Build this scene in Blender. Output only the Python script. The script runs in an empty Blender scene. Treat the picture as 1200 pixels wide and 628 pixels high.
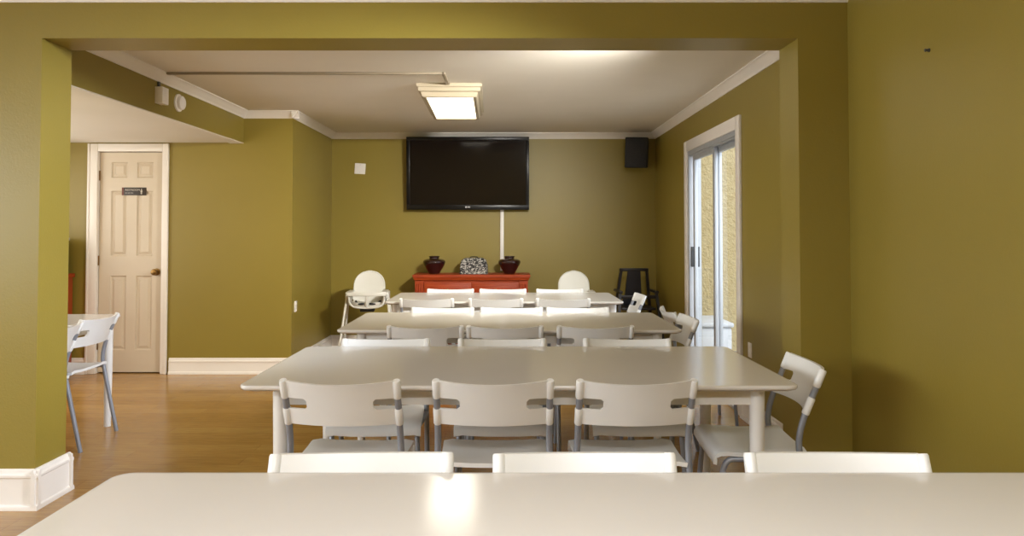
import bpy, bmesh, math, random
from mathutils import Vector, Matrix
random.seed(7)
PI = math.pi
scene = bpy.context.scene
COL = scene.collection

# ------------------------------------------------------------------ materials
def srgb(r, g, b):
    def f(c):
        c /= 255.0
        return c / 12.92 if c <= 0.04045 else ((c + 0.055) / 1.055) ** 2.4
    return (f(r), f(g), f(b), 1.0)

def base_mat(name, color, rough=0.5, metal=0.0, coat=0.0, spec=0.5):
    m = bpy.data.materials.new(name); m.use_nodes = True
    b = m.node_tree.nodes['Principled BSDF']
    b.inputs['Base Color'].default_value = color
    b.inputs['Roughness'].default_value = rough
    b.inputs['Metallic'].default_value = metal
    b.inputs['Coat Weight'].default_value = coat
    b.inputs['Coat Roughness'].default_value = 0.06
    b.inputs['Specular IOR Level'].default_value = spec
    return m

def nodes(m):
    nt = m.node_tree
    return nt, nt.nodes, nt.links, nt.nodes['Principled BSDF']

def coords(m, scale=(1, 1, 1)):
    nt, N, L, b = nodes(m)
    tc = N.new('ShaderNodeTexCoord'); mp = N.new('ShaderNodeMapping')
    mp.inputs['Scale'].default_value = scale
    L.new(tc.outputs['Object'], mp.inputs['Vector'])
    return mp.outputs['Vector']

def noise(m, scale, vec, detail=4, rough=0.55, dist=0.0):
    nt, N, L, b = nodes(m)
    n = N.new('ShaderNodeTexNoise')
    n.inputs['Scale'].default_value = scale; n.inputs['Detail'].default_value = detail
    n.inputs['Roughness'].default_value = rough; n.inputs['Distortion'].default_value = dist
    L.new(vec, n.inputs['Vector'])
    return n.outputs['Fac']

def ramp(m, fac, stops):
    nt, N, L, b = nodes(m)
    r = N.new('ShaderNodeValToRGB')
    el = r.color_ramp.elements
    el[0].position, el[0].color = stops[0]
    el[1].position, el[1].color = stops[-1]
    for p, c in stops[1:-1]:
        e = el.new(p); e.color = c
    L.new(fac, r.inputs['Fac'])
    return r.outputs['Color']

def bump(m, h, strength, dist=0.01):
    nt, N, L, b = nodes(m)
    bp = N.new('ShaderNodeBump')
    bp.inputs['Strength'].default_value = strength; bp.inputs['Distance'].default_value = dist
    L.new(h, bp.inputs['Height']); L.new(bp.outputs['Normal'], b.inputs['Normal'])

def tinted(name, c1, c2, scale, rough, sc=(1, 1, 1), bscale=None, bstr=0.1, bdist=0.004, **k):
    m = base_mat(name, c1, rough, **k)
    nt, N, L, b = nodes(m)
    v = coords(m, sc)
    L.new(ramp(m, noise(m, scale, v), [(0.3, c1), (0.7, c2)]), b.inputs['Base Color'])
    if bscale:
        bump(m, noise(m, bscale, coords(m), 3), bstr, bdist)
    return m

M = {}
M['wall'] = tinted('olive_wall_paint', srgb(138, 121, 48), srgb(143, 126, 52), 1.2, 0.42, bscale=95, bstr=0.22, bdist=0.003)
M['ceiling'] = tinted('ceiling_paint', srgb(224, 218, 206), srgb(229, 223, 212), 1.5, 0.75, bscale=60, bstr=0.15, bdist=0.003)
M['trim'] = tinted('white_trim_paint', srgb(236, 230, 222), srgb(240, 235, 228), 3, 0.35)
M['door'] = tinted('white_door_paint', srgb(206, 192, 170), srgb(211, 198, 177), 3, 0.38)
M['table'] = tinted('white_gloss_laminate', srgb(217, 214, 209), srgb(219, 216, 211), 2, 0.155, spec=.35)
M['table_leg'] = tinted('white_table_leg_paint', srgb(224, 223, 220), srgb(227, 226, 223), 4, 0.35)
M['plastic'] = tinted('white_chair_plastic', srgb(229, 230, 229), srgb(233, 234, 233), 5, 0.36)
M['steel'] = tinted('grey_painted_steel', srgb(138, 142, 152), srgb(148, 152, 161), 9, 0.38, metal=0.25)
M['kid_plastic'] = tinted('white_high_chair_plastic', srgb(208, 206, 196), srgb(213, 211, 202), 5, 0.4)
M['black_strap'] = tinted('black_webbing', srgb(22, 21, 22), srgb(34, 33, 34), 60, 0.7)
M['black_wood'] = tinted('black_stained_wood', srgb(22, 18, 20), srgb(33, 27, 28), 6, 0.4, sc=(1, 1, 12))
M['black_vinyl'] = tinted('black_vinyl', srgb(30, 30, 36), srgb(40, 40, 46), 8, 0.35)
M['tv_case'] = tinted('black_gloss_case', srgb(9, 8, 9), srgb(13, 12, 13), 5, 0.3, spec=.3)
M['tv_screen'] = tinted('dark_screen_glass', srgb(22, 17, 17), srgb(25, 20, 20), 2, 0.09, spec=.3)
M['silver'] = tinted('silver_mark', srgb(190, 190, 195), srgb(200, 200, 205), 5, 0.35)
M['speaker'] = tinted('black_speaker_case', srgb(14, 13, 16), srgb(20, 19, 22), 30, 0.55)
M['alu'] = tinted('brushed_aluminium', srgb(176, 180, 186), srgb(186, 190, 196), 30, 0.4, sc=(1, 1, .1), metal=0.3)
M['dark_grey'] = tinted('dark_grey_plastic', srgb(62, 64, 68), srgb(72, 74, 78), 20, 0.45)
M['brass'] = tinted('aged_brass', srgb(120, 92, 52), srgb(140, 110, 66), 15, 0.3, metal=0.9)
M['device'] = tinted('white_device_plastic', srgb(236, 232, 226), srgb(240, 236, 231), 8, 0.4)
M['conduit'] = tinted('shadow_toned_conduit', srgb(146, 134, 114), srgb(152, 140, 120), 8, 0.5)  # white conduit darkened, its shadow line is put into the colour
M['sign'] = tinted('dark_brown_sign', srgb(40, 30, 22), srgb(46, 35, 26), 12, 0.4)
M['sign_red'] = tinted('dark_red_stripe', srgb(96, 42, 22), srgb(104, 48, 26), 12, 0.45)
M['sign_txt'] = tinted('pale_lettering', srgb(196, 190, 178), srgb(204, 198, 186), 12, 0.5)
M['vase'] = tinted('dark_burgundy_glaze', srgb(34, 14, 15), srgb(52, 22, 20), 9, 0.12, coat=0.6)
M['stone'] = tinted('pale_curb_paint', srgb(176, 178, 184), srgb(184, 186, 190), 6, 0.7)
M['patio'] = tinted('patio_concrete', srgb(150, 147, 141), srgb(164, 161, 155), 5, 0.85)
M['stucco'] = tinted('cream_stucco', srgb(160, 143, 104), srgb(171, 156, 120), 14, 0.9, bscale=38, bstr=0.9, bdist=0.02)
M['black_appl'] = tinted('black_glass_front', srgb(26, 27, 28), srgb(34, 35, 36), 10, 0.2)
M['grey_appl'] = tinted('grey_appliance_case', srgb(176, 176, 172), srgb(184, 184, 180), 10, 0.35)
M['red_laminate'] = tinted('red_brown_cabinet', srgb(150, 62, 26), srgb(166, 74, 32), 5, 0.35, sc=(1, 1, .2))

m = base_mat('red_orange_wood', srgb(160, 52, 18), 0.5, spec=.35); M['redwood'] = m
nt, N, L, b = nodes(m)
L.new(ramp(m, noise(m, 5, coords(m, (1.2, 8, 8)), 6, .6, .6), [(.25, srgb(138, 48, 12)), (.5, srgb(158, 59, 16)), (.8, srgb(172, 70, 22))]), b.inputs['Base Color'])

m = base_mat('honey_plank_floor', srgb(165, 118, 58), 0.24, spec=.6); M['floor'] = m
nt, N, L, b = nodes(m)
br = N.new('ShaderNodeTexBrick')
br.offset = 0.37; br.inputs['Scale'].default_value = 1.0
br.inputs['Brick Width'].default_value = 1.1; br.inputs['Row Height'].default_value = 0.13
br.inputs['Mortar Size'].default_value = 0.0016; br.inputs['Mortar Smooth'].default_value = 0.3
br.inputs['Color1'].default_value = srgb(188, 146, 80); br.inputs['Color2'].default_value = srgb(174, 131, 66)
br.inputs['Mortar'].default_value = srgb(150, 108, 54)
L.new(coords(m), br.inputs['Vector'])
g = ramp(m, noise(m, 4, coords(m, (1.6, 22, 1)), 7, .62, .4), [(.3, srgb(196, 186, 176)), (.7, srgb(255, 255, 255))])
mx = N.new('ShaderNodeMixRGB'); mx.blend_type = 'MULTIPLY'; mx.inputs['Fac'].default_value = 0.8
L.new(br.outputs['Color'], mx.inputs['Color1']); L.new(g, mx.inputs['Color2'])
L.new(mx.outputs['Color'], b.inputs['Base Color'])
bump(m, noise(m, 6, coords(m, (1.5, 30, 1)), 4), 0.05, .002)

m = base_mat('leaf_patterned_box', srgb(30, 28, 28), 0.55); M['pattern'] = m
nt, N, L, b = nodes(m)
nf = noise(m, 26, coords(m, (1, 1, 1.5)), 2, .5, 2.2)
r = ramp(m, nf, [(.49, srgb(24, 23, 22)), (.58, srgb(190, 186, 178))]); L.new(r, b.inputs['Base Color'])

m = base_mat('light_diffuser', (1, .93, .78, 1), 0.4); M['diffuser'] = m
M['fixture'] = tinted('beige_fixture_frame', srgb(176, 164, 140), srgb(182, 170, 147), 5, 0.45)
nt, N, L, b = nodes(m)
b.inputs['Emission Color'].default_value = (1.0, 0.90, 0.70, 1); b.inputs['Emission Strength'].default_value = 2.6

m = bpy.data.materials.new('clear_pane_glass'); m.use_nodes = True; M['glass'] = m
nt = m.node_tree; N = nt.nodes; L = nt.links
for n in list(N): N.remove(n)
o = N.new('ShaderNodeOutputMaterial'); mix = N.new('ShaderNodeMixShader')
tr = N.new('ShaderNodeBsdfTransparent'); gl = N.new('ShaderNodeBsdfGlossy'); fr = N.new('ShaderNodeLayerWeight')
tr.inputs['Color'].default_value = (.96, .98, .98, 1); gl.inputs['Roughness'].default_value = 0.02
fr.inputs['Blend'].default_value = 0.5
pw = N.new('ShaderNodeMath'); pw.operation = 'POWER'; pw.inputs[1].default_value = 5.0
ma = N.new('ShaderNodeMath'); ma.operation = 'MULTIPLY_ADD'; ma.inputs[1].default_value = .75; ma.inputs[2].default_value = .05
L.new(fr.outputs['Facing'], pw.inputs[0]); L.new(pw.outputs[0], ma.inputs[0])
L.new(ma.outputs[0], mix.inputs['Fac']); L.new(tr.outputs['BSDF'], mix.inputs[1]); L.new(gl.outputs['BSDF'], mix.inputs[2])
L.new(mix.outputs['Shader'], o.inputs['Surface'])

# ------------------------------------------------------------------ mesh helpers
def bx(bm, x0, x1, y0, y1, z0, z1, bev=0.0, seg=2, mat=None):
    vs = [bm.verts.new(p) for p in ((x0, y0, z0), (x1, y0, z0), (x1, y1, z0), (x0, y1, z0), (x0, y0, z1), (x1, y0, z1), (x1, y1, z1), (x0, y1, z1))]
    fs = [bm.faces.new([vs[i] for i in q]) for q in ((3, 2, 1, 0), (4, 5, 6, 7), (0, 1, 5, 4), (1, 2, 6, 5), (2, 3, 7, 6), (3, 0, 4, 7))]
    if bev > 0:
        es = list({e for f in fs for e in f.edges})
        bmesh.ops.bevel(bm, geom=es, offset=bev, segments=seg, profile=.5, affect='EDGES')
    return vs

def loft(bm, rings, cap0=True, cap1=True, closed=True):
    R = [[bm.verts.new(p) for p in r] for r in rings]
    n = len(R[0])
    for a, c in zip(R, R[1:]):
        for i in range(n if closed else n - 1):
            j = (i + 1) % n
            bm.faces.new((a[i], a[j], c[j], c[i]))
    if cap0: bm.faces.new(list(reversed(R[0])))
    if cap1: bm.faces.new(R[-1])
    return R

def smooth_path(pts, sub=6):
    P = [Vector(p) for p in pts]
    if sub <= 1 or len(P) < 3: return P
    out = []
    for i in range(len(P) - 1):
        p0 = P[i - 1] if i > 0 else P[i] * 2 - P[i + 1]
        p1, p2 = P[i], P[i + 1]
        p3 = P[i + 2] if i + 2 < len(P) else P[i + 1] * 2 - P[i]
        for k in range(sub):
            t = k / sub
            out.append(.5 * ((2 * p1) + (p2 - p0) * t + (2 * p0 - 5 * p1 + 4 * p2 - p3) * t * t + (3 * p1 - p0 - 3 * p2 + p3) * t ** 3))
    out.append(P[-1])
    return out

def tube(bm, pts, r, seg=12, sub=6):
    P = smooth_path(pts, sub)
    n = len(P)
    rad = r if callable(r) else (lambda t: r)
    up = None; rings = []
    for i, p in enumerate(P):
        t = (P[min(i + 1, n - 1)] - P[max(i - 1, 0)]).normalized()
        if up is None:
            a = Vector((0, 0, 1)) if abs(t.z) < .9 else Vector((1, 0, 0))
            u = t.cross(a).normalized()
        else:
            u = (up - t * up.dot(t)).normalized()
        up = u; v = t.cross(u)
        rr = rad(i / (n - 1))
        rings.append([p + (u * math.cos(2 * PI * k / seg) + v * math.sin(2 * PI * k / seg)) * rr for k in range(seg)])
    loft(bm, rings)

def lathe(bm, prof, seg=32, c=(0, 0, 0)):
    prof = [(max(r, .001), z) for r, z in prof]
    rings = [[(c[0] + r * math.cos(2 * PI * k / seg), c[1] + r * math.sin(2 * PI * k / seg), c[2] + z) for k in range(seg)] for r, z in prof]
    loft(bm, rings)

def prism(bm, prof, a, c, fixed=None):
    """extrude a profile of (offset vector) points from point a to point c"""
    a = Vector(a); c = Vector(c)
    loft(bm, [[a + Vector(p) for p in prof], [c + Vector(p) for p in prof]])

def make(name, bm, mat, parent=None, smooth=False, angle=40):
    bmesh.ops.recalc_face_normals(bm, faces=bm.faces[:])
    me = bpy.data.meshes.new(name); bm.to_mesh(me); bm.free()
    me.materials.append(mat)
    if smooth:
        for p in me.polygons: p.use_smooth = True
        try: me.set_sharp_from_angle(angle=math.radians(angle))
        except Exception: pass
    o = bpy.data.objects.new(name, me); COL.objects.link(o)
    if parent: o.parent = parent
    return o

def B(): return bmesh.new()
def box(name, mat, dims, parent=None, bev=0.0):
    bm = B(); bx(bm, *dims, bev=bev); return make(name, bm, mat, parent, smooth=bev > 0)

def tag(o, label, cat, group=None, kind=None):
    o['label'] = label; o['category'] = cat
    if group: o['group'] = group
    if kind: o['kind'] = kind
    return o

def thing(name, label, cat, loc=(0, 0, 0), rz=0, group=None, kind=None):
    o = bpy.data.objects.new(name, None); COL.objects.link(o)
    o.empty_display_size = .1
    o.location = loc; o.rotation_euler = (0, 0, rz)
    return tag(o, label, cat, group, kind)

def dup(root, loc, rz, label, group=None):
    r = root.copy(); COL.objects.link(r)
    r.location = loc; r.rotation_euler = (0, 0, rz); r['label'] = label
    if group: r['group'] = group
    for ch in list(root.children):
        c = ch.copy(); COL.objects.link(c); c.parent = r
        for g in list(ch.children):
            d = g.copy(); COL.objects.link(d); d.parent = c
    return r

def text_mesh(name, body, size, mat, parent, loc, rot, align='LEFT', extrude=.0006):
    cu = bpy.data.curves.new(name, 'FONT'); cu.body = body; cu.size = size; cu.align_x = align; cu.extrude = extrude
    t = bpy.data.objects.new(name + '_tmp', cu); COL.objects.link(t)
    dg = bpy.context.evaluated_depsgraph_get()
    me = bpy.data.meshes.new_from_object(t.evaluated_get(dg))
    bpy.data.objects.remove(t)
    me.materials.clear(); me.materials.append(mat)
    o = bpy.data.objects.new(name, me); COL.objects.link(o)
    o.parent = parent; o.location = loc; o.rotation_euler = rot
    return o

# ------------------------------------------------------------------ setting
XR = 1.635; XRF = 1.605; YB = 8.30; YD = 6.80; XA = -1.99; XF = -2.44; YP0 = 3.50; YP1 = 3.74
XO0 = -2.218; XO1 = 1.368; ZO = 2.21; ZC = 2.40; ZF = 2.45; XL = -4.6; YF = -2.6
def struct(name, dims_list, mat, label, cat):
    bm = B()
    for d in dims_list: bx(bm, *d)
    return tag(make(name, bm, mat), label, cat, kind='structure')

struct('floor', [(XL - .15, XR + .18, YF - .15, YB + .15, -.1, 0)], M['floor'], 'glossy honey brown plank floor running through both rooms', 'floor')
struct('ceiling', [(XF - .1, XR + .18, YP1, YB + .15, ZC, ZC + .1), (XL - .15, XR + .18, YF - .15, YP0, ZF, ZF + .1)], M['ceiling'], 'flat off-white painted ceiling', 'ceiling')
struct('ceiling_hall', [(XL - .15, XF - .12, YP1, YD, 2.112, 2.2)], M['ceiling'], 'lower white ceiling over the side hall', 'ceiling')
struct('wall_header', [(XF - .12, XF, YP1, YD, 2.11, ZC)], M['wall'], 'olive green dropped header between dining room and side hall', 'wall')
# painted white underside of the dropped header
struct('ceiling_soffit', [(XF - .125, XF - .002, YP1, YD, 2.104, 2.112)], M['ceiling'], 'white underside of the dropped olive header', 'ceiling')
DY0, DY1, DZ = 5.30, 6.78, 2.03
struct('wall_right', [(XRF, XR + .18, YF - .15, YP0, 0, 2.6), (XR, XR + .12, YP0, DY0, 0, 2.6), (XR, XR + .12, DY1, YB + .15, 0, 2.6), (XR, XR + .12, DY0, DY1, DZ, 2.6)], M['wall'], 'olive green right wall with the sliding glass door', 'wall')
struct('wall_back', [(XA - .15, XR, YB, YB + .15, 0, 2.5)], M['wall'], 'olive green back wall behind the television', 'wall')
struct('wall_alcove', [(XA - .15, XA, YD + .15, YB, 0, 2.5)], M['wall'], 'olive green side wall left of the back wall', 'wall')
LX0, LX1 = -3.775, -3.175
struct('wall_hall', [(XL - .15, LX0 - .02, YD, YD + .15, 0, 2.5), (LX1 + .02, XA, YD, YD + .15, 0, 2.5), (LX0 - .02, LX1 + .02, YD, YD + .15, 2.05, 2.5), (LX0 - .1, LX1 + .1, YD + .151, YD + .2, 0, 2.5)], M['wall'], 'olive green wall beside the white panel door', 'wall')  # last box: unseen backing added to block light leaking under the door
struct('wall_left', [(XL - .15, XL, YF - .15, YD, 0, 2.6)], M['wall'], 'olive green far left wall', 'wall')
struct('wall_front', [(XL, XR, YF - .15, YF, 0, 2.6)], M['wall'], 'olive green wall behind the camera', 'wall')
bm = B()
bx(bm, XL, XO0, YP0, YP1, 0, 2.55); bx(bm, XO1, XR, YP0, YP1, 0, 2.55); bx(bm, XO0, XO1, YP0, YP1, ZO, 2.55)
tag(make('wall_middle', bm, M['wall']), 'olive green partition with a wide opening and header beam', 'wall', kind='structure')

# crown moulding
def crown(name, runs, label, zc, h=.066, d=.062):
    bm = B()
    for (a, c, nrm) in runs:
        n = Vector((nrm[0], nrm[1], 0))
        prof = [(0, 0), (0, -h), (.008, -h), (.012, -h + .012), (.022, -h + .02), (.034, -h + .036), (.046, -h + .046), (d - .006, -.010), (d, -.008), (d, 0)]
        prism(bm, [n * p[0] + Vector((0, 0, p[1])) for p in prof], (a[0], a[1], zc), (c[0], c[1], zc))
    return tag(make(name, bm, M['trim'], smooth=True, angle=35), label, 'moulding', kind='structure')
crown('trim_1', [((XF, YP1), (XF, YD), (1, 0)), ((XF, YD), (XA + .06, YD), (0, -1)), ((XA, YD - .06), (XA, YB), (1, 0)), ((XA, YB), (XR, YB), (0, -1)), ((XR, YP1), (XR, YB), (-1, 0))],
      'white crown moulding around the rear dining room ceiling', ZC)
crown('trim_2', [((XL, YP0), (XRF, YP0), (0, -1))], 'white crown moulding above the header beam', ZF, h=.07)

# baseboards
def baseboard(name, runs, label, h=.145):
    bm = B()
    for (a, c, nrm) in runs:
        n = Vector((nrm[0], nrm[1], 0))
        prof = [(0, 0), (.030, 0), (.030, .010), (.026, .020), (.020, .024), (.018, .03), (.018, h - .042), (.022, h - .036), (.022, h - .026), (.014, h - .018), (.011, h - .004), (.006, h), (0, h)]
        prism(bm, [n * p[0] + Vector((0, 0, p[1])) for p in prof], (a[0], a[1], 0), (c[0], c[1], 0))
    return tag(make(name, bm, M['trim'], smooth=True, angle=30), label, 'baseboard', kind='structure')
e = .0295
baseboard('baseboard_middle', [((XL, YP0), (XO0 + e, YP0), (0, -1)), ((XO0, YP0 - e), (XO0, YP1 + e), (1, 0)), ((XL, YP1), (XO0 + e, YP1), (0, 1)),
                               ((XO1 - e, YP0), (XR, YP0), (0, -1)), ((XO1, YP0 - e), (XO1, YP1 + e), (-1, 0)), ((XO1 - e, YP1), (XR, YP1), (0, 1))], 'tall white moulded baseboard wrapping the partition piers', h=.185)
baseboard('baseboard_hall', [((-3.10, YD), (XA + e, YD), (0, -1)), ((XL, YD), (-3.86, YD), (0, -1))], 'white baseboard under the olive wall beside the panel door')
baseboard('baseboard_alcove', [((XA, YD - e), (XA, YB), (1, 0))], 'white baseboard along the olive side wall')
baseboard('baseboard_back', [((XA, YB), (XR, YB), (0, -1))], 'white baseboard along the back wall')
baseboard('baseboard_right', [((XRF, YF), (XRF, YP0), (-1, 0)), ((XR, YP1), (XR, DY0 - .09), (-1, 0)), ((XR, DY1 + .09), (XR, YB), (-1, 0))], 'white baseboard along the right wall')
baseboard('baseboard_left', [((XL, YF), (XL, YP0), (1, 0)), ((XL, YP1), (XL, YD), (1, 0))], 'white baseboard along the left wall')

# ------------------------------------------------------------------ panel door
d = thing('door_1', 'white six-panel interior door in the side hall', 'door', (0, YD, 0), kind='structure')
bm = B()
cw, ct = .085, .02
for s, xe in ((-1, LX0), (1, LX1)):
    x0, x1 = (xe - cw, xe + .004) if s < 0 else (xe - .004, xe + cw)
    if s > 0: x1 = xe + .055
    bx(bm, x0, x1, -ct, 0, 0, 2.1, bev=.005)
    bx(bm, (xe - .0198) if s < 0 else xe, xe if s < 0 else xe + .0198, .001, .147, 0, 2.049)
    bx(bm, x0 + (.0 if s < 0 else .035), x0 + .02 if s < 0 else x1, -ct - .007, -ct, 0, 2.1, bev=.003)
bx(bm, LX0 + .004, LX1 - .004, -ct, 0, 2.03, 2.1, bev=.005)
bx(bm, LX0, LX1, .001, .147, 2.03, 2.05)
make('casing', bm, M['trim'], d, smooth=True)
W = LX1 - LX0
bm = B()
def leaf(bm, x0, y0, w, h):
    sx = [0, .105, w / 2 - .045, w / 2 + .045, w - .105, w]
    sz = [0, .20, .88, 1.06, 1.66, 1.78, 1.925, h]
    for i in range(5):
        for j in range(7):
            X0, X1, Z0, Z1 = x0 + sx[i], x0 + sx[i + 1], sz[j], sz[j + 1]
            def ring(ins, dep): return [bm.verts.new(p) for p in ((X0 + ins, y0 + dep, Z0 + ins), (X1 - ins, y0 + dep, Z0 + ins), (X1 - ins, y0 + dep, Z1 - ins), (X0 + ins, y0 + dep, Z1 - ins))]
            if i in (1, 3) and j in (1, 3, 5):
                rs = [ring(0, 0), ring(.010, .014), ring(.018, .014), ring(.038, .004)]
                for a, c in zip(rs, rs[1:]):
                    for k in range(4): bm.faces.new((a[k], a[(k + 1) % 4], c[(k + 1) % 4], c[k]))
                bm.faces.new(rs[-1])
            else:
                bm.faces.new(ring(0, 0))
    bx(bm, x0, x0 + w, y0 + .016, y0 + .04, 0, h)
leaf(bm, LX0 + .003, .03, W - .006, 2.015)
bmesh.ops.remove_doubles(bm, verts=bm.verts[:], dist=.0002)
lf = make('door_leaf', bm, M['door'], d); lf.location = (0, 0, .01)
bm = B()
kx, kz = LX1 - .065, .915
def lathe_y(bm, prof, cx, cy, cz, seg=24):
    loft(bm, [[(cx + r * math.cos(2 * PI * k / seg), cy - t, cz + r * math.sin(2 * PI * k / seg)) for k in range(seg)] for r, t in prof])
lathe_y(bm, [(.033, 0), (.033, .006), (.014, .010), (.012, .03), (.02, .036), (.028, .046), (.029, .056), (.024, .066), (.008, .07)], kx, .03, kz)
make('door_knob', bm, M['brass'], lf, smooth=True)
bm = B()
for z in (.25, 1.02, 1.8):
    tube(bm, [(LX0 + .004, .022, z - .045), (LX0 + .004, .022, z + .045)], .006, 8, 1)
make('hinge', bm, M['brass'], lf, smooth=True)

sg = thing('door_sign', 'dark brown restroom sign with red edge on the white panel door', 'sign', (-3.455, YD + .03, 1.665))
box('plate', M['sign'], (-.112, .112, -.004, 0, -.036, .036), sg, .001)
box('stripe', M['sign_red'], (-.112, -.094, -.0052, -.0042, -.036, .036), sg)
text_mesh('lettering', 'RESTROOM', .026, M['sign_txt'], sg, (-.082, -.0052, .005), (PI / 2, 0, 0))
bm = B()
for i in range(14):
    if i % 5 == 3: continue
    for r in range(2):
        bmesh.ops.create_icosphere(bm, subdivisions=1, radius=.0022, matrix=Matrix.Translation((-.08 + i * .0058, -.0045, -.018 + r * .006)))
make('braille_dots', bm, M['sign_txt'], sg)
bm = B()
lathe_y(bm, [(.0055, 0), (.0055, .0012)], .068, -.0045, .019, 14)
bx(bm, .060, .076, -.0057, -.0045, -.006, .011, .002); bx(bm, .062, .067, -.0057, -.0045, -.026, -.006); bx(bm, .069, .074, -.0057, -.0045, -.026, -.006)
make('pictogram', bm, M['sign_txt'], sg)

# ------------------------------------------------------------------ sliding glass door
d = thing('door_2', 'aluminium sliding glass door with white casing on the right wall', 'door', (XR, 0, 0), kind='structure')
bm = B()
for y0, y1 in ((DY0 - .085, DY0 + .004), (DY1 - .004, DY1 + .085)):
    bx(bm, -.02, 0, y0, y1, 0, DZ + .09, bev=.004)
bx(bm, -.02, 0, DY0 + .004, DY1 - .004, DZ - .004, DZ + .09, bev=.004)
make('casing', bm, M['trim'], d, smooth=True)
bm = B()
bx(bm, .0, .11, DY0, DY0 + .03, 0, DZ); bx(bm, .0, .11, DY1 - .03, DY1, 0, DZ)
bx(bm, .0, .11, DY0 + .03, DY1 - .03, DZ - .04, DZ); bx(bm, .0, .115, DY0 + .03, DY1 - .03, 0, .02)
for xx in (.012, .047, .086): bx(bm, xx, xx + .006, DY0 + .03, DY1 - .03, DZ - .055, DZ - .04)
make('frame', bm, M['alu'], d)
def pane(x, y0, y1, nm):
    bm = B(); w = .05; z0, z1 = .025, DZ - .045
    bx(bm, x, x + .03, y0, y0 + w, z0, z1, bev=.003); bx(bm, x, x + .03, y1 - w, y1, z0, z1, bev=.003)
    bx(bm, x, x + .03, y0 + w, y1 - w, z0, z0 + .08, bev=.003); bx(bm, x, x + .03, y0 + w, y1 - w, z1 - .05, z1, bev=.003)
    f = make(nm, bm, M['alu'], d, smooth=True)
    g = B(); g.faces.new([g.verts.new(p) for p in ((x + .015, y0 + w, z0 + .08), (x + .015, y1 - w, z0 + .08), (x + .015, y1 - w, z1 - .05), (x + .015, y0 + w, z1 - .05))]); make('glass_pane', g, M['glass'], f)
    return f
ym = (DY0 + DY1) / 2
sl = pane(.018, ym - .06, DY1 - .10, 'sliding_panel')
fx = pane(.054, DY0 + .03, ym + .0, 'fixed_panel')
hy = DY1 - .125
bm = B()
bx(bm, -.010, .018, hy - .014, hy + .014, .98, 1.16, bev=.006); bx(bm, .048, .066, hy - .014, hy + .014, .98, 1.16, bev=.004)
make('handle', bm, M['dark_grey'], sl, smooth=True)

# outside
tag(box('patio', M['patio'], (XR + .12, 7, 2.5, 14, -.12, -.03)), 'pale concrete patio outside the sliding door', 'ground', kind='structure')
tag(box('wall_outside', M['stucco'], (XR + .12, 6, 8.30, 8.6, -.03, 4.2)), 'cream textured stucco wall seen through the sliding glass door', 'wall', kind='structure')
pb = thing('storage_box', 'low white storage box on the patio beyond the sliding glass door', 'box', (2.0, 7.68, -.03), 0)
box('body', M['stone'], (-.20, .20, -.33, .33, 0, .38), pb, .03)
box('lid', M['stone'], (-.215, .215, -.345, .345, .38, .425), pb, .015)

# ------------------------------------------------------------------ tables
def round_rect(x0, x1, y0, y1, r, z, n=8):
    out = []
    for cx, cy, a0 in ((x1 - r, y0 + r, -PI / 2), (x1 - r, y1 - r, 0), (x0 + r, y1 - r, PI / 2), (x0 + r, y0 + r, PI)):
        for k in range(n + 1):
            a = a0 + PI / 2 * k / n
            out.append((cx + r * math.cos(a), cy + r * math.sin(a), z))
    return out
TH = .735
def make_table(x0, x1, y0, y1, label, group=None, inset=(.13, .10), cr=.045, rz=0):
    cx, cy = (x0 + x1) / 2, (y0 + y1) / 2
    t = thing('dining_table', label, 'table', (cx, cy, 0), rz, group)
    a, c = (x1 - x0) / 2, (y1 - y0) / 2
    bm = B()
    rr = lambda i, z, r=cr: round_rect(-a + i, a - i, -c + i, c - i, max(r - i, .01), z)
    loft(bm, [rr(.03, TH - .025), rr(.006, TH - .017), rr(.001, TH - .012), rr(0, TH - .006), rr(.0015, TH - .0015), rr(.005, TH), rr(.014, TH)])
    make('tabletop', bm, M['table'], t, smooth=True, angle=25)
    bm = B()
    ix, iy = a - inset[0], c - inset[1]
    z0, z1, th = TH - .088, TH - .0252, .011
    bx(bm, -ix, ix, -iy - th, -iy + th, z0, z1); bx(bm, -ix, ix, iy - th, iy + th, z0, z1)
    bx(bm, -ix - th, -ix + th, -iy + th, iy - th, z0, z1); bx(bm, ix - th, ix + th, -iy + th, iy - th, z0, z1)
    make('apron', bm, M['table_leg'], t)
    for sx in (-1, 1):
        for sy in (-1, 1):
            bm = B()
            tube(bm, [(sx * ix, sy * iy, 0), (sx * ix, sy * iy, TH - .026)], lambda q: .021 + .008 * q, 20, 1)
            make('leg', bm, M['table_leg'], t, smooth=True)
    return t
TG = 'long white dining tables in a row'
T1 = make_table(-.905, 1.45, .76, 1.735, 'long white glossy dining table nearest the camera', TG)
T2 = make_table(-.985, 1.055, 2.695, 3.63, 'white dining table standing in the wide wall opening', TG)
T3 = make_table(-.985, .985, 4.22, 5.15, 'white dining table between the opening table and the farthest table', TG)
T4 = make_table(-1.0, .915, 5.93, 6.85, 'farthest white dining table, in front of the red sideboard', TG, inset=(.078, .10))
T5 = make_table(-3.65, -2.62, 3.80, 5.05, 'white table in the side hall behind the left pier', inset=(.055, .075))

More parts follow.
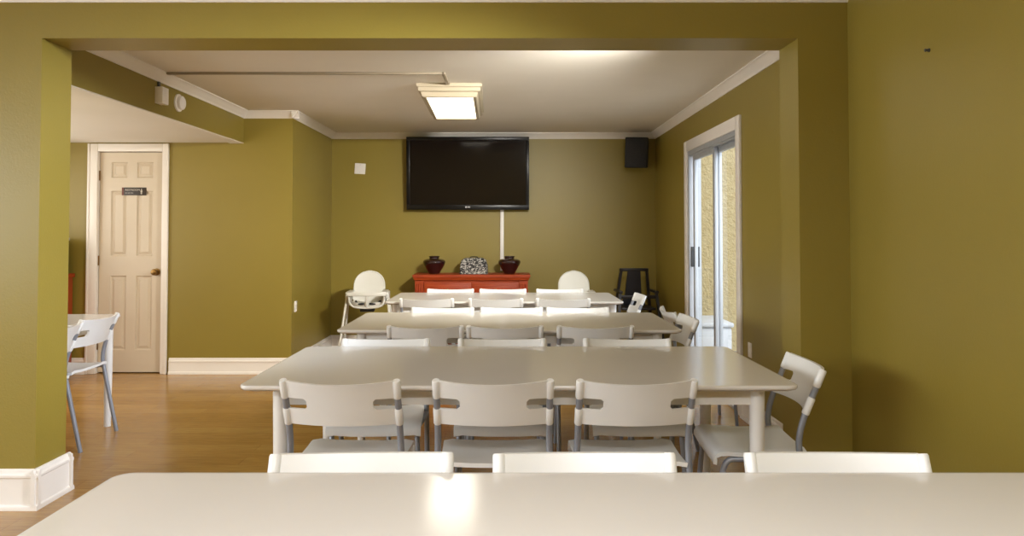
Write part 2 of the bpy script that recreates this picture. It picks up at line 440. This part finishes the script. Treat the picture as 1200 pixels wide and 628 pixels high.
# ------------------------------------------------------------------ chairs
def make_chair(label, loc, rz, group):
    t = thing('dining_chair', label, 'chair', loc, rz, group)
    # seat: softly dished shell with a rolled front edge
    bm = B()
    nx, prof = 12, []
    for y, z in ((-.165, .452), (-.15, .449), (-.10, .444), (0, .441), (.08, .443), (.13, .447), (.158, .446), (.177, .438), (.188, .420), (.190, .400)):
        prof.append((y, z))
    top, bot = [], []
    for (y, z) in prof:
        w = .195 + .012 * max(0, min(1, (y + .16) / .3))
        rowt, rowb = [], []
        for i in range(nx + 1):
            u = -1 + 2 * i / nx
            k = .010 * abs(u) ** 3 - .010 * max(0, abs(u) - .85) / .15
            rowt.append((u * w, y, z + k)); rowb.append((u * w * .985, y - (.014 if z < .43 else 0), z + k - (.016 if z >= .43 else .004)))
        top.append(rowt); bot.append(rowb)
    loft(bm, [tp + list(reversed(bt)) for tp, bt in zip(top, bot)])
    make('seat', bm, M['plastic'], t, smooth=True, angle=60)
    # backrest: curved reclined panel with a slot open to each post
    HW = .197; H = .174; Z0 = .595
    def P(x, v, off):
        c2 = 1 - (x / HW) ** 2; z = Z0 + v * .975 - .010 * c2 * max(0, (v - .11) / (H - .11)); y = -.158 - .40 * v - .040 * c2
        return (x, y - off * .94, z - off * -.34 * 0)
    xs = [-HW, -.16, -.129, -.119, -.09, -.06, -.03, 0, .03, .06, .09, .119, .129, .16, HW]
    vs = [0, .006, .035, .064, .073, .096, .105, .14, H - .006, H]
    bm = B()
    def inslot(i, j):
        xm = (abs(xs[i]) + abs(xs[i + 1])) / 2; vm = (vs[j] + vs[j + 1]) / 2
        if .064 < vm < .105:
            if xm > .129: return 1
            if .119 < xm < .129: return 1 if .073 < vm < .096 else 2
        return 0
    V = {}
    def gv(i, j, s):
        if (i, j, s) not in V: V[(i, j, s)] = bm.verts.new(P(xs[i], vs[j], .0065 * s))
        return V[(i, j, s)]
    polys = []
    for i in range(len(xs) - 1):
        for j in range(len(vs) - 1):
            q = inslot(i, j)
            if q == 1: continue
            c = [(i, j), (i + 1, j), (i + 1, j + 1), (i, j + 1)]
            if q == 2:
                inner = i if abs(xs[i]) < abs(xs[i + 1]) else i + 1
                outer = i + i + 1 - inner
                far = j if vs[j] < .08 else j + 1            # row away from the slot middle
                mid = 2 * j + 1 - far
                c = [p for p in c if p != (outer, mid)]
            polys.append(c)
    cnt = {}
    for c in polys:
        for a, b2 in zip(c, c[1:] + c[:1]): cnt[(a, b2)] = 1
    for c in polys:
        bm.faces.new([gv(*p, 1) for p in c]); bm.faces.new([gv(*p, -1) for p in reversed(c)])
        for a, b2 in zip(c, c[1:] + c[:1]):
            if (b2, a) not in cnt: bm.faces.new([gv(*a, 1), gv(*a, -1), gv(*b2, -1), gv(*b2, 1)])
    for s in (-1, 1):
        for v0, v1 in ((-.001, .064), (.105, H - .0005)):
            p0 = Vector((s * .203, -.158 - .4 * v0, Z0 + v0 * .975)); p1 = Vector((s * .203, -.158 - .4 * v1, Z0 + v1 * .975))
            n = 4
            tube(bm, [p0, p0.lerp(p1, .06), p0.lerp(p1, .94), p1], lambda q: .0148 if 0.05 < q < .95 else .0128, 14, 1)
    make('backrest', bm, M['plastic'], t, smooth=True, angle=38)
    for s in (-1, 1):
        bm = B()
        tube(bm, [(s * .203, -.158 - .4 * .168, Z0 + .168 * .975), (s * .203, -.158 - .4 * .09, Z0 + .09 * .975), (s * .203, -.158, Z0), (s * .204, -.137, .52), (s * .206, -.134, .455), (s * .206, -.152, .36), (s * .206, -.19, .18), (s * .207, -.228, .0)], .0122, 12, 5)
        make('leg', bm, M['steel'], t, smooth=True)
    for s in (-1, 1):
        bm = B()
        tube(bm, [(s * .206, -.140, .425), (s * .2, -.05, .419), (s * .188, .08, .415), (s * .186, .132, .405), (s * .19, .155, .34), (s * .198, .170, .16), (s * .204, .180, .0)], .0112, 12, 5)
        make('leg', bm, M['steel'], t, smooth=True)
    bm = B()
    tube(bm, [(-.2, -.05, .416), (.2, -.05, .416)], .009, 10, 1); tube(bm, [(-.187, .10, .413), (.187, .10, .413)], .009, 10, 1)
    make('seat_frame', bm, M['steel'], t, smooth=True)
    return t
AWAY, TOW, LEFT = 0.0, PI, PI / 2     # +y local turned to: away from camera, toward camera, left
specs = []
g = 'chairs along the far side of the nearest table'
for px, s, w, dr in ((-.342, 'leftmost', 0, .035), (.182, 'middle', 0, .02), (.77, 'rightmost', 0, -.02)):
    specs.append((px, 1.775 - .235 + .012, TOW + dr, '%s white plastic chair behind the nearest table, only its top rail showing' % s, g))
g = 'chairs along the near side of the opening table'
for px, s, dr in ((-.597, 'leftmost', -.03), (-.058, 'middle', .0), (.45, 'rightmost', .02)):
    specs.append((px, 2.645 + .235, AWAY + dr, '%s white slotted-back chair facing away at the opening table' % s, g))
g = 'chairs along the far side of the opening table'
for px, s, dr in ((-.60, 'leftmost', .03), (-.036, 'middle', .0), (.575, 'rightmost', -.02)):
    specs.append((px, 3.66 - .213, TOW + dr, '%s white chair facing the camera across the opening table' % s, g))
g = 'chairs along the near side of the table behind the opening'
for px, s, dr in ((-.472, 'leftmost', .0), (-.025, 'middle', .0), (.483, 'rightmost', .0)):
    specs.append((px, 4.165 + .235, AWAY + dr, '%s white chair facing away at the table behind the opening table' % s, g))
g = 'chairs along the far side of the table behind the opening'
for px, s, dr in ((-.46, 'leftmost', .02), (.015, 'middle', .0), (.475, 'rightmost', .0)):
    specs.append((px, 5.19 - .235 + .01, TOW + dr, '%s white chair facing the camera across the table behind the opening, mostly hidden' % s, g))
g = 'chairs along the near side of the farthest table'
for px, s, dr in ((-.655, 'leftmost', .0), (-.107, 'middle', .0), (.425, 'rightmost', .0)):
    specs.append((px, 5.875 + .235, AWAY + dr, '%s white chair facing away at the farthest table' % s, g))
g = 'chairs along the far side of the farthest table'
for px, s, dr in ((-.545, 'leftmost', .0), (-.06, 'middle', .0), (.465, 'rightmost', .0)):
    specs.append((px, 6.89 - .235 + .01, TOW + dr, '%s white chair behind the farthest table, its top rail against the sideboard' % s, g))
g = 'chairs at the right ends of the tables'
specs.append((1.225 - .24, 3.07, LEFT - .06, 'white chair at the right end of the opening table, side turned to the camera', g))
specs.append((1.12 - .235, 4.615, LEFT, 'white chair at the right end of the table behind the opening, beside the sliding door', g))
specs.append((1.07 + .235, 5.075, -LEFT, 'white chair half hidden behind another end chair by the sliding door', g))
specs.append((1.11 - .235, 6.27, LEFT, 'white chair at the right end of the farthest table before the black high chair', g))
g = 'chairs at the side hall table'
specs.append((-2.50 - .235, 4.17, LEFT + .03, 'white chair at the hall table nearest the left pier, partly cut off by it', g))
specs.append((-2.545 - .235, 4.65, LEFT, 'white chair at the hall table farther from the pier, before the panel door', g))
first = None
for x, y, rz, lab, g in specs:
    if first is None: first = make_chair(lab, (x, y, 0), rz, g)
    else: dup(first, (x, y, 0), rz, lab, g)

# ------------------------------------------------------------------ high chairs
def make_high_chair(label, loc, rz, group):
    t = thing('high_chair', label, 'high chair', loc, rz, group)
    bm = B()
    # backrest, arched top, gently wrapped; chair faces -y
    hw = .150; zc = .745; n = 20
    rows = []
    zs = [.56 + (.89 - .56) * k / 24 for k in range(25)]
    def halfw(z):
        if z <= zc: return hw + .006 * (zc - z) / .2
        q = (z - zc) / (.8905 - zc); return hw * math.sqrt(max(0.0005, 1 - q ** 2.2))
    F, K = [], []
    for z in zs:
        w = halfw(z); y0 = .10 + .10 * (z - .56) / .33
        F.append([(w * (-1 + 2 * i / n), y0 - .5 * (hw * hw - (hw ** 2 - (w * (-1 + 2 * i / n)) ** 2)) , z) for i in range(n + 1)])
    loft(bm, [f + [(p[0] * 1.0, p[1] + .014, p[2]) for p in reversed(f)] for f in F])
    # rolled rim of the arch
    rim = [F[k][0] for k in range(4, 25)] + [F[24][i] for i in range(1, n)] + [F[k][n] for k in range(24, 3, -1)]
    tube(bm, [Vector(p) + Vector((0, .006, 0)) for p in rim], .009, 8, 1)
    # seat pan
    ring = lambda r, z, ys=1: [(.165 * r * math.cos(2 * PI * k / 28), -.01 + .135 * r * math.sin(2 * PI * k / 28), z) for k in range(28)]
    loft(bm, [ring(.6, .545), ring(.9, .55), ring(1.0, .575), ring(1.0, .60), ring(.95, .60), ring(.85, .57), ring(.5, .56)])
    # arms: side panels with top flange
    for s in (-1, 1):
        loft(bm, [[(s * .168, y, z) for y, z in ((.115, .59), (-.10, .575), (-.15, .66), (-.15, .70), (.13, .70))],
                  [(s * .180, y, z) for y, z in ((.115, .59), (-.10, .575), (-.15, .66), (-.15, .70), (.13, .70))]])
        bx(bm, s * .168 - .028, s * .168 + .028, -.175, .14, .692, .706, bev=.005)
        bx(bm, s * .196 - .016, s * .196 + .016, -.10, .10, .635, .70, bev=.008)
    # front bar, crotch post, lower lip
    bx(bm, -.196, .196, -.185, -.155, .666, .706, bev=.008)
    tube(bm, [(0, -.168, .68), (0, -.16, .62), (0, -.14, .56)], lambda q: .011 + .006 * q, 12, 4)
    tube(bm, [(-.172, -.158, .675), (-.165, -.150, .61), (-.125, -.145, .562), (0, -.14, .548), (.125, -.145, .562), (.165, -.150, .61), (.172, -.158, .675)], .010, 10, 5)
    make('seat_shell', bm, M['kid_plastic'], t, smooth=True, angle=45)
    bm = B()
    for s in (-1, 1):
        tube(bm, [(s * .03, -.155, .59), (s * .09, -.10, .585), (s * .12, .03, .60)], .011, 8, 4)
    bx(bm, -.07, .07, -.10, .02, .505, .545, bev=.01)
    make('safety_strap', bm, M['black_strap'], t, smooth=True)
    for sx in (-1, 1):
        for sy in (-1, 1):
            bm = B()
            tube(bm, [(sx * .196, sy * .07, .665), (sx * .275, sy * .25, .0)], .0125, 14, 1)
            lg = make('leg', bm, M['kid_plastic'], t, smooth=True)
    return t
hc = make_high_chair('white plastic high chair left of the red sideboard, near the corner', (-1.41, 7.42, 0), .10, 'white plastic high chairs')
dup(hc, (.645, 7.42, 0), -.06, 'white plastic high chair right of the red sideboard, mostly behind the farthest table', 'white plastic high chairs')

t = thing('wooden_high_chair', 'black wooden high chair in the back right corner', 'high chair', (1.335, 7.86, 0), .03)
for s in (-1, 1):
    bm = B(); 
    loft(bm, [[(s * a + dx, y + dy, z) for dx, dy in ((-.014, -.018), (.014, -.018), (.014, .018), (-.014, .018))] for a, y, z in ((.245, .27, 0), (.205, .2, .3), (.135, .10, .90))])
    make('back_post', bm, M['black_wood'], t)
for s in (-1, 1):
    bm = B()
    loft(bm, [[(s * a + dx, y + dy, z) for dx, dy in ((-.014, -.018), (.014, -.018), (.014, .018), (-.014, .018))] for a, y, z in ((.25, -.27, 0), (.19, -.12, .66))])
    make('front_leg', bm, M['black_wood'], t)
for s in (-1, 1):
    bm = B(); bx(bm, s * .187 - .02, s * .187 + .02, -.17, .17, .655, .68, bev=.006); make('armrest', bm, M['black_wood'], t, smooth=True)
box('top_rail', M['black_wood'], (-.155, .155, .085, .115, .872, .905), t, .006)
bm = B()
loft(bm, [[(x, y, z) for x, y in ((-.068 - k, yy), (.068 + k, yy), (.068 + k, yy + .02), (-.068 - k, yy + .02))] for z, yy, k in ((.50, .15, .07), (.62, .135, .02), (.88, .09, 0))])
make('back_panel', bm, M['black_vinyl'], t)
box('seat', M['black_wood'], (-.18, .18, -.15, .19, .48, .505), t, .006)
box('front_bar', M['black_wood'], (-.19, .19, -.145, -.115, .60, .635), t, .005)
box('footrest', M['black_wood'], (-.225, .225, -.24, -.14, .22, .24), t, .005)
bm = B()
for s in (-1, 1): bx(bm, s * .228 - .01, s * .228 + .01, -.2, .22, .17, .2)
bx(bm, -.22, .22, .205, .235, .17, .2)
make('stretcher', bm, M['black_wood'], t)

# ------------------------------------------------------------------ sideboard and things on it
sb = thing('sideboard', 'red-orange wooden sideboard against the back wall under the television', 'sideboard', (-.402, 0, 0))
y0, y1 = 7.87, 8.265; w = .597; h = .84
bm = B(); bx(bm, -w, w, y0 + .02, y1, .08, h - .06)
make('carcass', bm, M['redwood'], sb)
bm = B()
prof = [(0, h - .062), (.008, h - .058), (.011, h - .044), (.018, h - .032), (.018, h - .028), (.026, h - .024), (.026, h - .003), (.023, h), (0, h)]
loft(bm, [[(-w - i, y0 - i, z), (w + i, y0 - i, z), (w + i, y1, z), (-w - i, y1, z)] for i, z in prof])
make('top', bm, M['redwood'], sb)
for s in (-1, 1):
    bm = B(); bx(bm, s * (w - .045) - .045, s * (w - .045) + .045, y0 - .004, y0 + .02, .0, h - .066)
    for k in (-1, 0, 1): tube(bm, [(s * (w - .045) + k * .022, y0 - .004, .1), (s * (w - .045) + k * .022, y0 - .004, h - .1)], .009, 10, 1)
    make('pilaster', bm, M['redwood'], sb, smooth=True)
for s in (-1, 1):
    bm = B(); x0, x1 = sorted((s * .006, s * (w - .094)))
    bx(bm, x0, x1, y0 + .004, y0 + .022, h - .235, h - .085, bev=.004); bx(bm, x0 + .03, x1 - .03, y0 - .002, y0 + .006, h - .205, h - .115, bev=.003)
    dr = make('drawer', bm, M['redwood'], sb, smooth=True)
    bm = B(); lathe_y(bm, [(.006, 0), (.006, .012), (.014, .018), (.014, .024), (.006, .028)], (x0 + x1) / 2, y0 - .002, h - .16, 16); make('knob', bm, M['brass'], dr, smooth=True)
    bm = B()
    bx(bm, x0, x1, y0 + .004, y0 + .022, .09, h - .245, bev=.004); bx(bm, x0 + .06, x1 - .06, y0 - .002, y0 + .006, .15, h - .305, bev=.003)
    dd = make('door', bm, M['redwood'], sb, smooth=True)
    bm = B(); lathe_y(bm, [(.006, 0), (.006, .012), (.014, .018), (.014, .024), (.006, .028)], s * .04, y0 + .004, .40, 16); make('knob', bm, M['brass'], dd, smooth=True)
box('plinth', M['redwood'], (-w + .02, w - .02, y0 + .03, y1 - .02, 0, .08), sb)

VP = [(.052, 0), (.058, .004), (.072, .03), (.094, .068), (.113, .100), (.121, .122), (.119, .138), (.106, .151), (.082, .160), (.058, .164), (.053, .170), (.055, .180), (.060, .188), (.054, .192), (.046, .188), (.044, .165), (.02, .15)]
def vase(x, label):
    t = thing('vase', label, 'vase', (x, 8.06, h), group='dark glazed vases on the sideboard')
    bm = B(); lathe(bm, [(p.x, p.y) for p in smooth_path([(r, z, 0) for r, z in VP], 4)], 40); make('body', bm, M['vase'], t, smooth=True, angle=60)
vase(-.815, 'dark burgundy glazed pot on the left end of the sideboard')
vase(.0, 'dark burgundy glazed pot on the sideboard before the cable cover')
t = thing('patterned_box', 'black and white patterned domed box between two dark pots on the sideboard', 'box', (-.385, 8.06, h))
bm = B()
sec = [(-.150, 0), (.150, 0), (.146, .09), (.132, .145), (.105, .166), (.06, .172), (-.06, .172), (-.105, .166), (-.132, .145), (-.146, .09)]
sec_s = [(x * .985, z * .99 + .0005) for x, z in sec]
loft(bm, [[(x * .95, -.078, z * .97) for x, z in sec], [(x, -.070, z) for x, z in sec], [(x, .070, z) for x, z in sec], [(x * .95, .078, z * .97) for x, z in sec]])
make('body', bm, M['pattern'], t)
bm = B(); tube(bm, [(-.04, 0, .170), (-.03, 0, .182), (.03, 0, .182), (.04, 0, .170)], .005, 8, 3); make('handle', bm, M['black_strap'], t, smooth=True)

# ------------------------------------------------------------------ television, speaker, plates, cable cover
tv = thing('television', 'large black flat screen television mounted on the back wall', 'television', (-.459, 8.165, 1.937), 0)
tv.rotation_euler = (.055, 0, 0)
tw, thh = .676, .402
bm = B()
rings = []
bx(bm, -tw, tw, 0, .06, -thh, thh, bev=.006)
make('case', bm, M['tv_case'], tv, smooth=True)
bm = B()
for d4 in ((-tw, tw, thh - .038, thh), (-tw, tw, -thh, -thh + .055), (-tw, -tw + .038, -thh + .055, thh - .038), (tw - .038, tw, -thh + .055, thh - .038)):
    bx(bm, d4[0] + .001, d4[1] - .001, -.010, .002, d4[2] + .0005, d4[3] - .0005, bev=.002)
make('bezel', bm, M['tv_case'], tv, smooth=True)
box('screen', M['tv_screen'], (-tw + .036, tw - .036, -.004, .0, -thh + .053, thh - .036), tv)
bm = B(); lathe_y(bm, [(.011, 0), (.011, .001)], -.018, -.010, -thh + .030, 16); bx(bm, -.002, .026, -.011, -.010, -thh + .023, -thh + .037, bev=.0004)
make('maker_mark', bm, M['silver'], tv)
bm = B(); bx(bm, -.25, .25, .06, .118, -.2, .18); make('wall_mount', bm, M['dark_grey'], tv)

sp = thing('speaker', 'black loudspeaker angled down from the back right ceiling corner', 'speaker', (1.385, 8.06, 2.155), -.22)
sp.rotation_euler = (.10, .04, -.22)
box('cabinet', M['speaker'], (-.122, .122, -.09, .10, -.165, .165), sp, .012)
bm = B(); bx(bm, -.112, .112, -.097, -.09, -.155, .155, bev=.003); make('grille', bm, M['black_strap'], sp, smooth=True)
bm = B(); tube(bm, [(0, .10, .05), (.02, .16, .06), (.05, .245, .05)], .014, 10, 3); make('bracket', bm, M['dark_grey'], sp, smooth=True)

t = thing('wall_plate', 'white square blank plate high on the back wall left of the television', 'wall plate', (-1.672, YB, 2.0)); t.rotation_euler = (0, .06, 0)
box('cover', M['device'], (-.06, .06, -.012, 0, -.06, .06), t, .005)
bm = B()
for z in (-.042, .042): lathe_y(bm, [(.004, 0), (.004, .001), (.002, .0015)], 0, -.012, z, 10)
make('screw', bm, M['silver'], t)
tag(box('cable_cover', M['device'], (-.103, -.063, YB - .02, YB + .0015, .86, 1.56), None, .004), 'white vertical cable cover running down from the television', 'cable cover')

def outlet(name, label, loc, rz, cat='outlet'):
    t = thing(name, label, cat, loc, rz)
    box('cover', M['device'], (-.034, .034, -.007, .0015, -.05, .05), t, .003)
    bm = B()
    for z in (-.021, .021):
        bx(bm, -.016, .016, -.0095, -.0065, z - .014, z + .014, bev=.003)
    make('socket', bm, M['trim'], t, smooth=True)
outlet('power_outlet', 'white outlet on the olive side wall left of the high chair', (XA, 6.92, .60), PI / 2)
outlet('power_outlet', 'white outlet on the right wall beside the sliding door casing', (XR, 5.06, .49), -PI / 2)
t = tag(make('wall_nail', (lambda bm: (lathe_y(bm, [(.007, 0), (.007, .003), (.003, .012), (.006, .014), (.006, .018)], 0, 0, 0, 12), bm)[1])(B()), M['dark_grey'], smooth=True), 'small dark nail high in the right wall', 'nail')
t.location = (XRF, 2.82, 1.985); t.rotation_euler = (0, 0, -PI / 2)

# alarm devices on the header
t = thing('alarm_box', 'small white alarm box on the olive header left of the round detector', 'alarm', (XF, 5.13, 2.235), PI / 2)
box('housing', M['device'], (-.045, .045, -.055, .002, -.058, .058), t, .004)
box('cable_sleeve', M['dark_grey'], (-.012, .012, -.012, 0, .058, .098), t)
t = thing('smoke_detector', 'round white smoke detector on the olive header', 'smoke detector', (XF, 5.44, 2.24), PI / 2)
bm = B(); lathe_y(bm, [(.065, 0), (.065, .012), (.060, .015)], 0, 0, 0, 32); make('base', bm, M['device'], t, smooth=True)
bm = B(); lathe_y(bm, [(.048, .014), (.052, .02), (.050, .036), (.040, .044), (.01, .046)], 0, 0, 0, 32); make('cover', bm, M['device'], t, smooth=True)

# ceiling fixture and conduit
cl = thing('ceiling_light', 'rectangular fluorescent ceiling light glowing in the rear dining room', 'ceiling light', (-.462, 6.10, ZC), .022)
a, c = .243, .60
bm = B()
fr = [(a, 0), (a, -.022), (a - .012, -.03), (a - .012, -.055), (a - .03, -.062), (a - .04, -.095), (a - .046, -.098), (a - .066, -.098), (a - .066, -.082)]
loft(bm, [[(-x, -c + (a - x), z - .0), (x, -c + (a - x), z), (x, c - (a - x), z), (-x, c - (a - x), z)] for x, z in fr], cap0=True, cap1=True)
make('frame', bm, M['fixture'], cl)
box('diffuser', M['diffuser'], (-a + .067, a - .067, -c + .067, c - .067, -.092, -.083), cl)
bm = B()
bx(bm, XF + .06, -.455, 5.118, 5.142, ZC - .016, ZC - .0005, bev=.003)
bx(bm, -.470, -.445, 5.118, 5.51, ZC - .016, ZC - .0005, bev=.003)
tag(make('cable_conduit', bm, M['conduit'], smooth=True), 'thin surface conduit crossing the ceiling to the light', 'conduit')

# hall cabinet with appliance
t = thing('cabinet', 'red-brown cabinet at the far left of the side hall', 'cabinet', (-4.25, 6.52, 0))
box('body', M['red_laminate'], (-.28, .275, -.24, .25, .08, .88), t)
box('countertop', M['redwood'], (-.29, .295, -.26, .255, .88, .915), t, .004)
box('plinth', M['black_wood'], (-.27, .26, -.2, .25, 0, .08), t)
for s in (-1, 1):
    dd = box('door', M['red_laminate'], (min(s * .004, s * .27), max(s * .004, s * .27), -.258, -.24, .1, .87), t, .003)
    bm = B(); lathe_y(bm, [(.006, 0), (.006, .012), (.013, .018), (.012, .026)], s * .04, -.258, .6, 14); make('knob', bm, M['brass'], dd, smooth=True)
t = thing('countertop_appliance', 'black countertop appliance with grey top on the hall cabinet', 'appliance', (-4.12, 6.56, .915))
box('housing', M['black_appl'], (-.2, .14, -.16, .16, 0, .30), t, .008)
box('top_cover', M['grey_appl'], (-.205, .145, -.165, .165, .30, .325), t, .006)
box('front_window', M['tv_screen'], (-.18, .02, -.166, -.16, .04, .27), t)
bm = B(); 
for z in (.08, .14, .2): lathe_y(bm, [(.018, 0), (.018, .008), (.012, .01)], .085, -.16, z, 14)
make('control_knob', bm, M['grey_appl'], t, smooth=True)

# ------------------------------------------------------------------ light
def area(name, loc, rot, sx, sy, power, color):
    l = bpy.data.lights.new(name, 'AREA'); l.shape = 'RECTANGLE'; l.size = sx; l.size_y = sy
    l.energy = power; l.color = color
    o = bpy.data.objects.new(name, l); COL.objects.link(o); o.location = loc; o.rotation_euler = rot
    return o
wl = area('window_light', (XL + .06, .6, 1.25), (0, -PI / 2 + .28, 0), 1.5, 3.4, 165, (.92, .97, 1.0)); wl.data.spread = math.radians(150)   # windows on the left of the front room
area('front_ceiling_fill', (.1, -.5, ZF - .03), (-.12, 0, 0), 1.6, .7, 116, (.98, .99, 1.0))  # added fill above the frame, brightens the front tables and chairs
area('hall_light', (-3.5, YP1 + .25, 1.55), (PI / 2 + .15, 0, 0), 1.6, 1.0, 7, (1.0, .80, .50))
area('hall_window_light', (XL + .05, 5.2, 1.3), (0, -PI / 2, 0), 1.4, 2.2, 34, (1.0, .97, .92))
area('fixture_light', (-.462, 6.10, ZC - .11), (0, 0, .022), .35, 1.05, 7, (1.0, .94, .82))
pl = area('door_portal', (XR + .2, ym, 1.02), (0, PI / 2, 0), 2.0, 1.46, 1, (1, 1, 1)); pl.data.cycles.is_portal = True
s = bpy.data.lights.new('sun', 'SUN'); s.energy = 1.2; s.angle = .02; s.color = (1, .95, .86)
so = bpy.data.objects.new('sun', s); COL.objects.link(so); so.rotation_euler = Vector((-.35, .55, -1.0)).to_track_quat('-Z', 'Y').to_euler()
def aim(o, target):
    o.rotation_euler = (Vector(target) - o.location).to_track_quat('-Z', 'Y').to_euler()
hl = area('header_fill', (.72, 3.80, 2.275), (0, 0, 0), .6, .09, 44, (1.0, .97, .90)); hl.data.spread = math.radians(84); aim(hl, (-1.75, 7.9, .70))     # unseen fill added behind the header to brighten the back room
sl_ = bpy.data.lights.new('pier_fill_spot', 'SPOT'); sl_.energy = 900; sl_.spot_size = math.radians(44); sl_.spot_blend = 1.0; sl_.shadow_soft_size = .18; sl_.color = (.84, .90, 1.0)
ps = bpy.data.objects.new('pier_fill_spot', sl_); COL.objects.link(ps); ps.location = (1.40, 2.55, 2.33); aim(ps, (-2.25, 3.85, 1.15))   # unseen spot added high in the front room to lift the left reveal
w = bpy.data.worlds.new('World'); scene.world = w; w.use_nodes = True
bg = w.node_tree.nodes['Background']
sky = w.node_tree.nodes.new('ShaderNodeTexSky'); sky.sky_type = 'HOSEK_WILKIE'; sky.turbidity = 6; sky.ground_albedo = .5; sky.sun_direction = Vector((.35, -.55, 1.0)).normalized()
hs = w.node_tree.nodes.new('ShaderNodeHueSaturation'); hs.inputs['Saturation'].default_value = .45
w.node_tree.links.new(sky.outputs['Color'], hs.inputs['Color']); w.node_tree.links.new(hs.outputs['Color'], bg.inputs['Color']); bg.inputs['Strength'].default_value = 13.0

# ------------------------------------------------------------------ camera
cam = bpy.data.cameras.new('camera'); co = bpy.data.objects.new('camera', cam); COL.objects.link(co)
F = 870.0; PITCH = math.radians(1.5)
cam.sensor_fit = 'HORIZONTAL'; cam.sensor_width = 36; cam.lens = 36 * F / 1200
co.location = (0, 0, 1.29); co.rotation_euler = (PI / 2 + PITCH, 0, 0)
cam.shift_x = (600 - 597) / 1200.0
cam.shift_y = -(314 - 272 + F * math.tan(PITCH)) / 1200.0
cam.clip_start = .02; cam.clip_end = 100
scene.camera = co
scene.view_settings.view_transform = 'Standard'
scene.view_settings.look = 'None'
scene.view_settings.exposure = 0.15
scene.cycles.max_bounces = 10
scene.cycles.diffuse_bounces = 6
scene.cycles.use_denoising = True
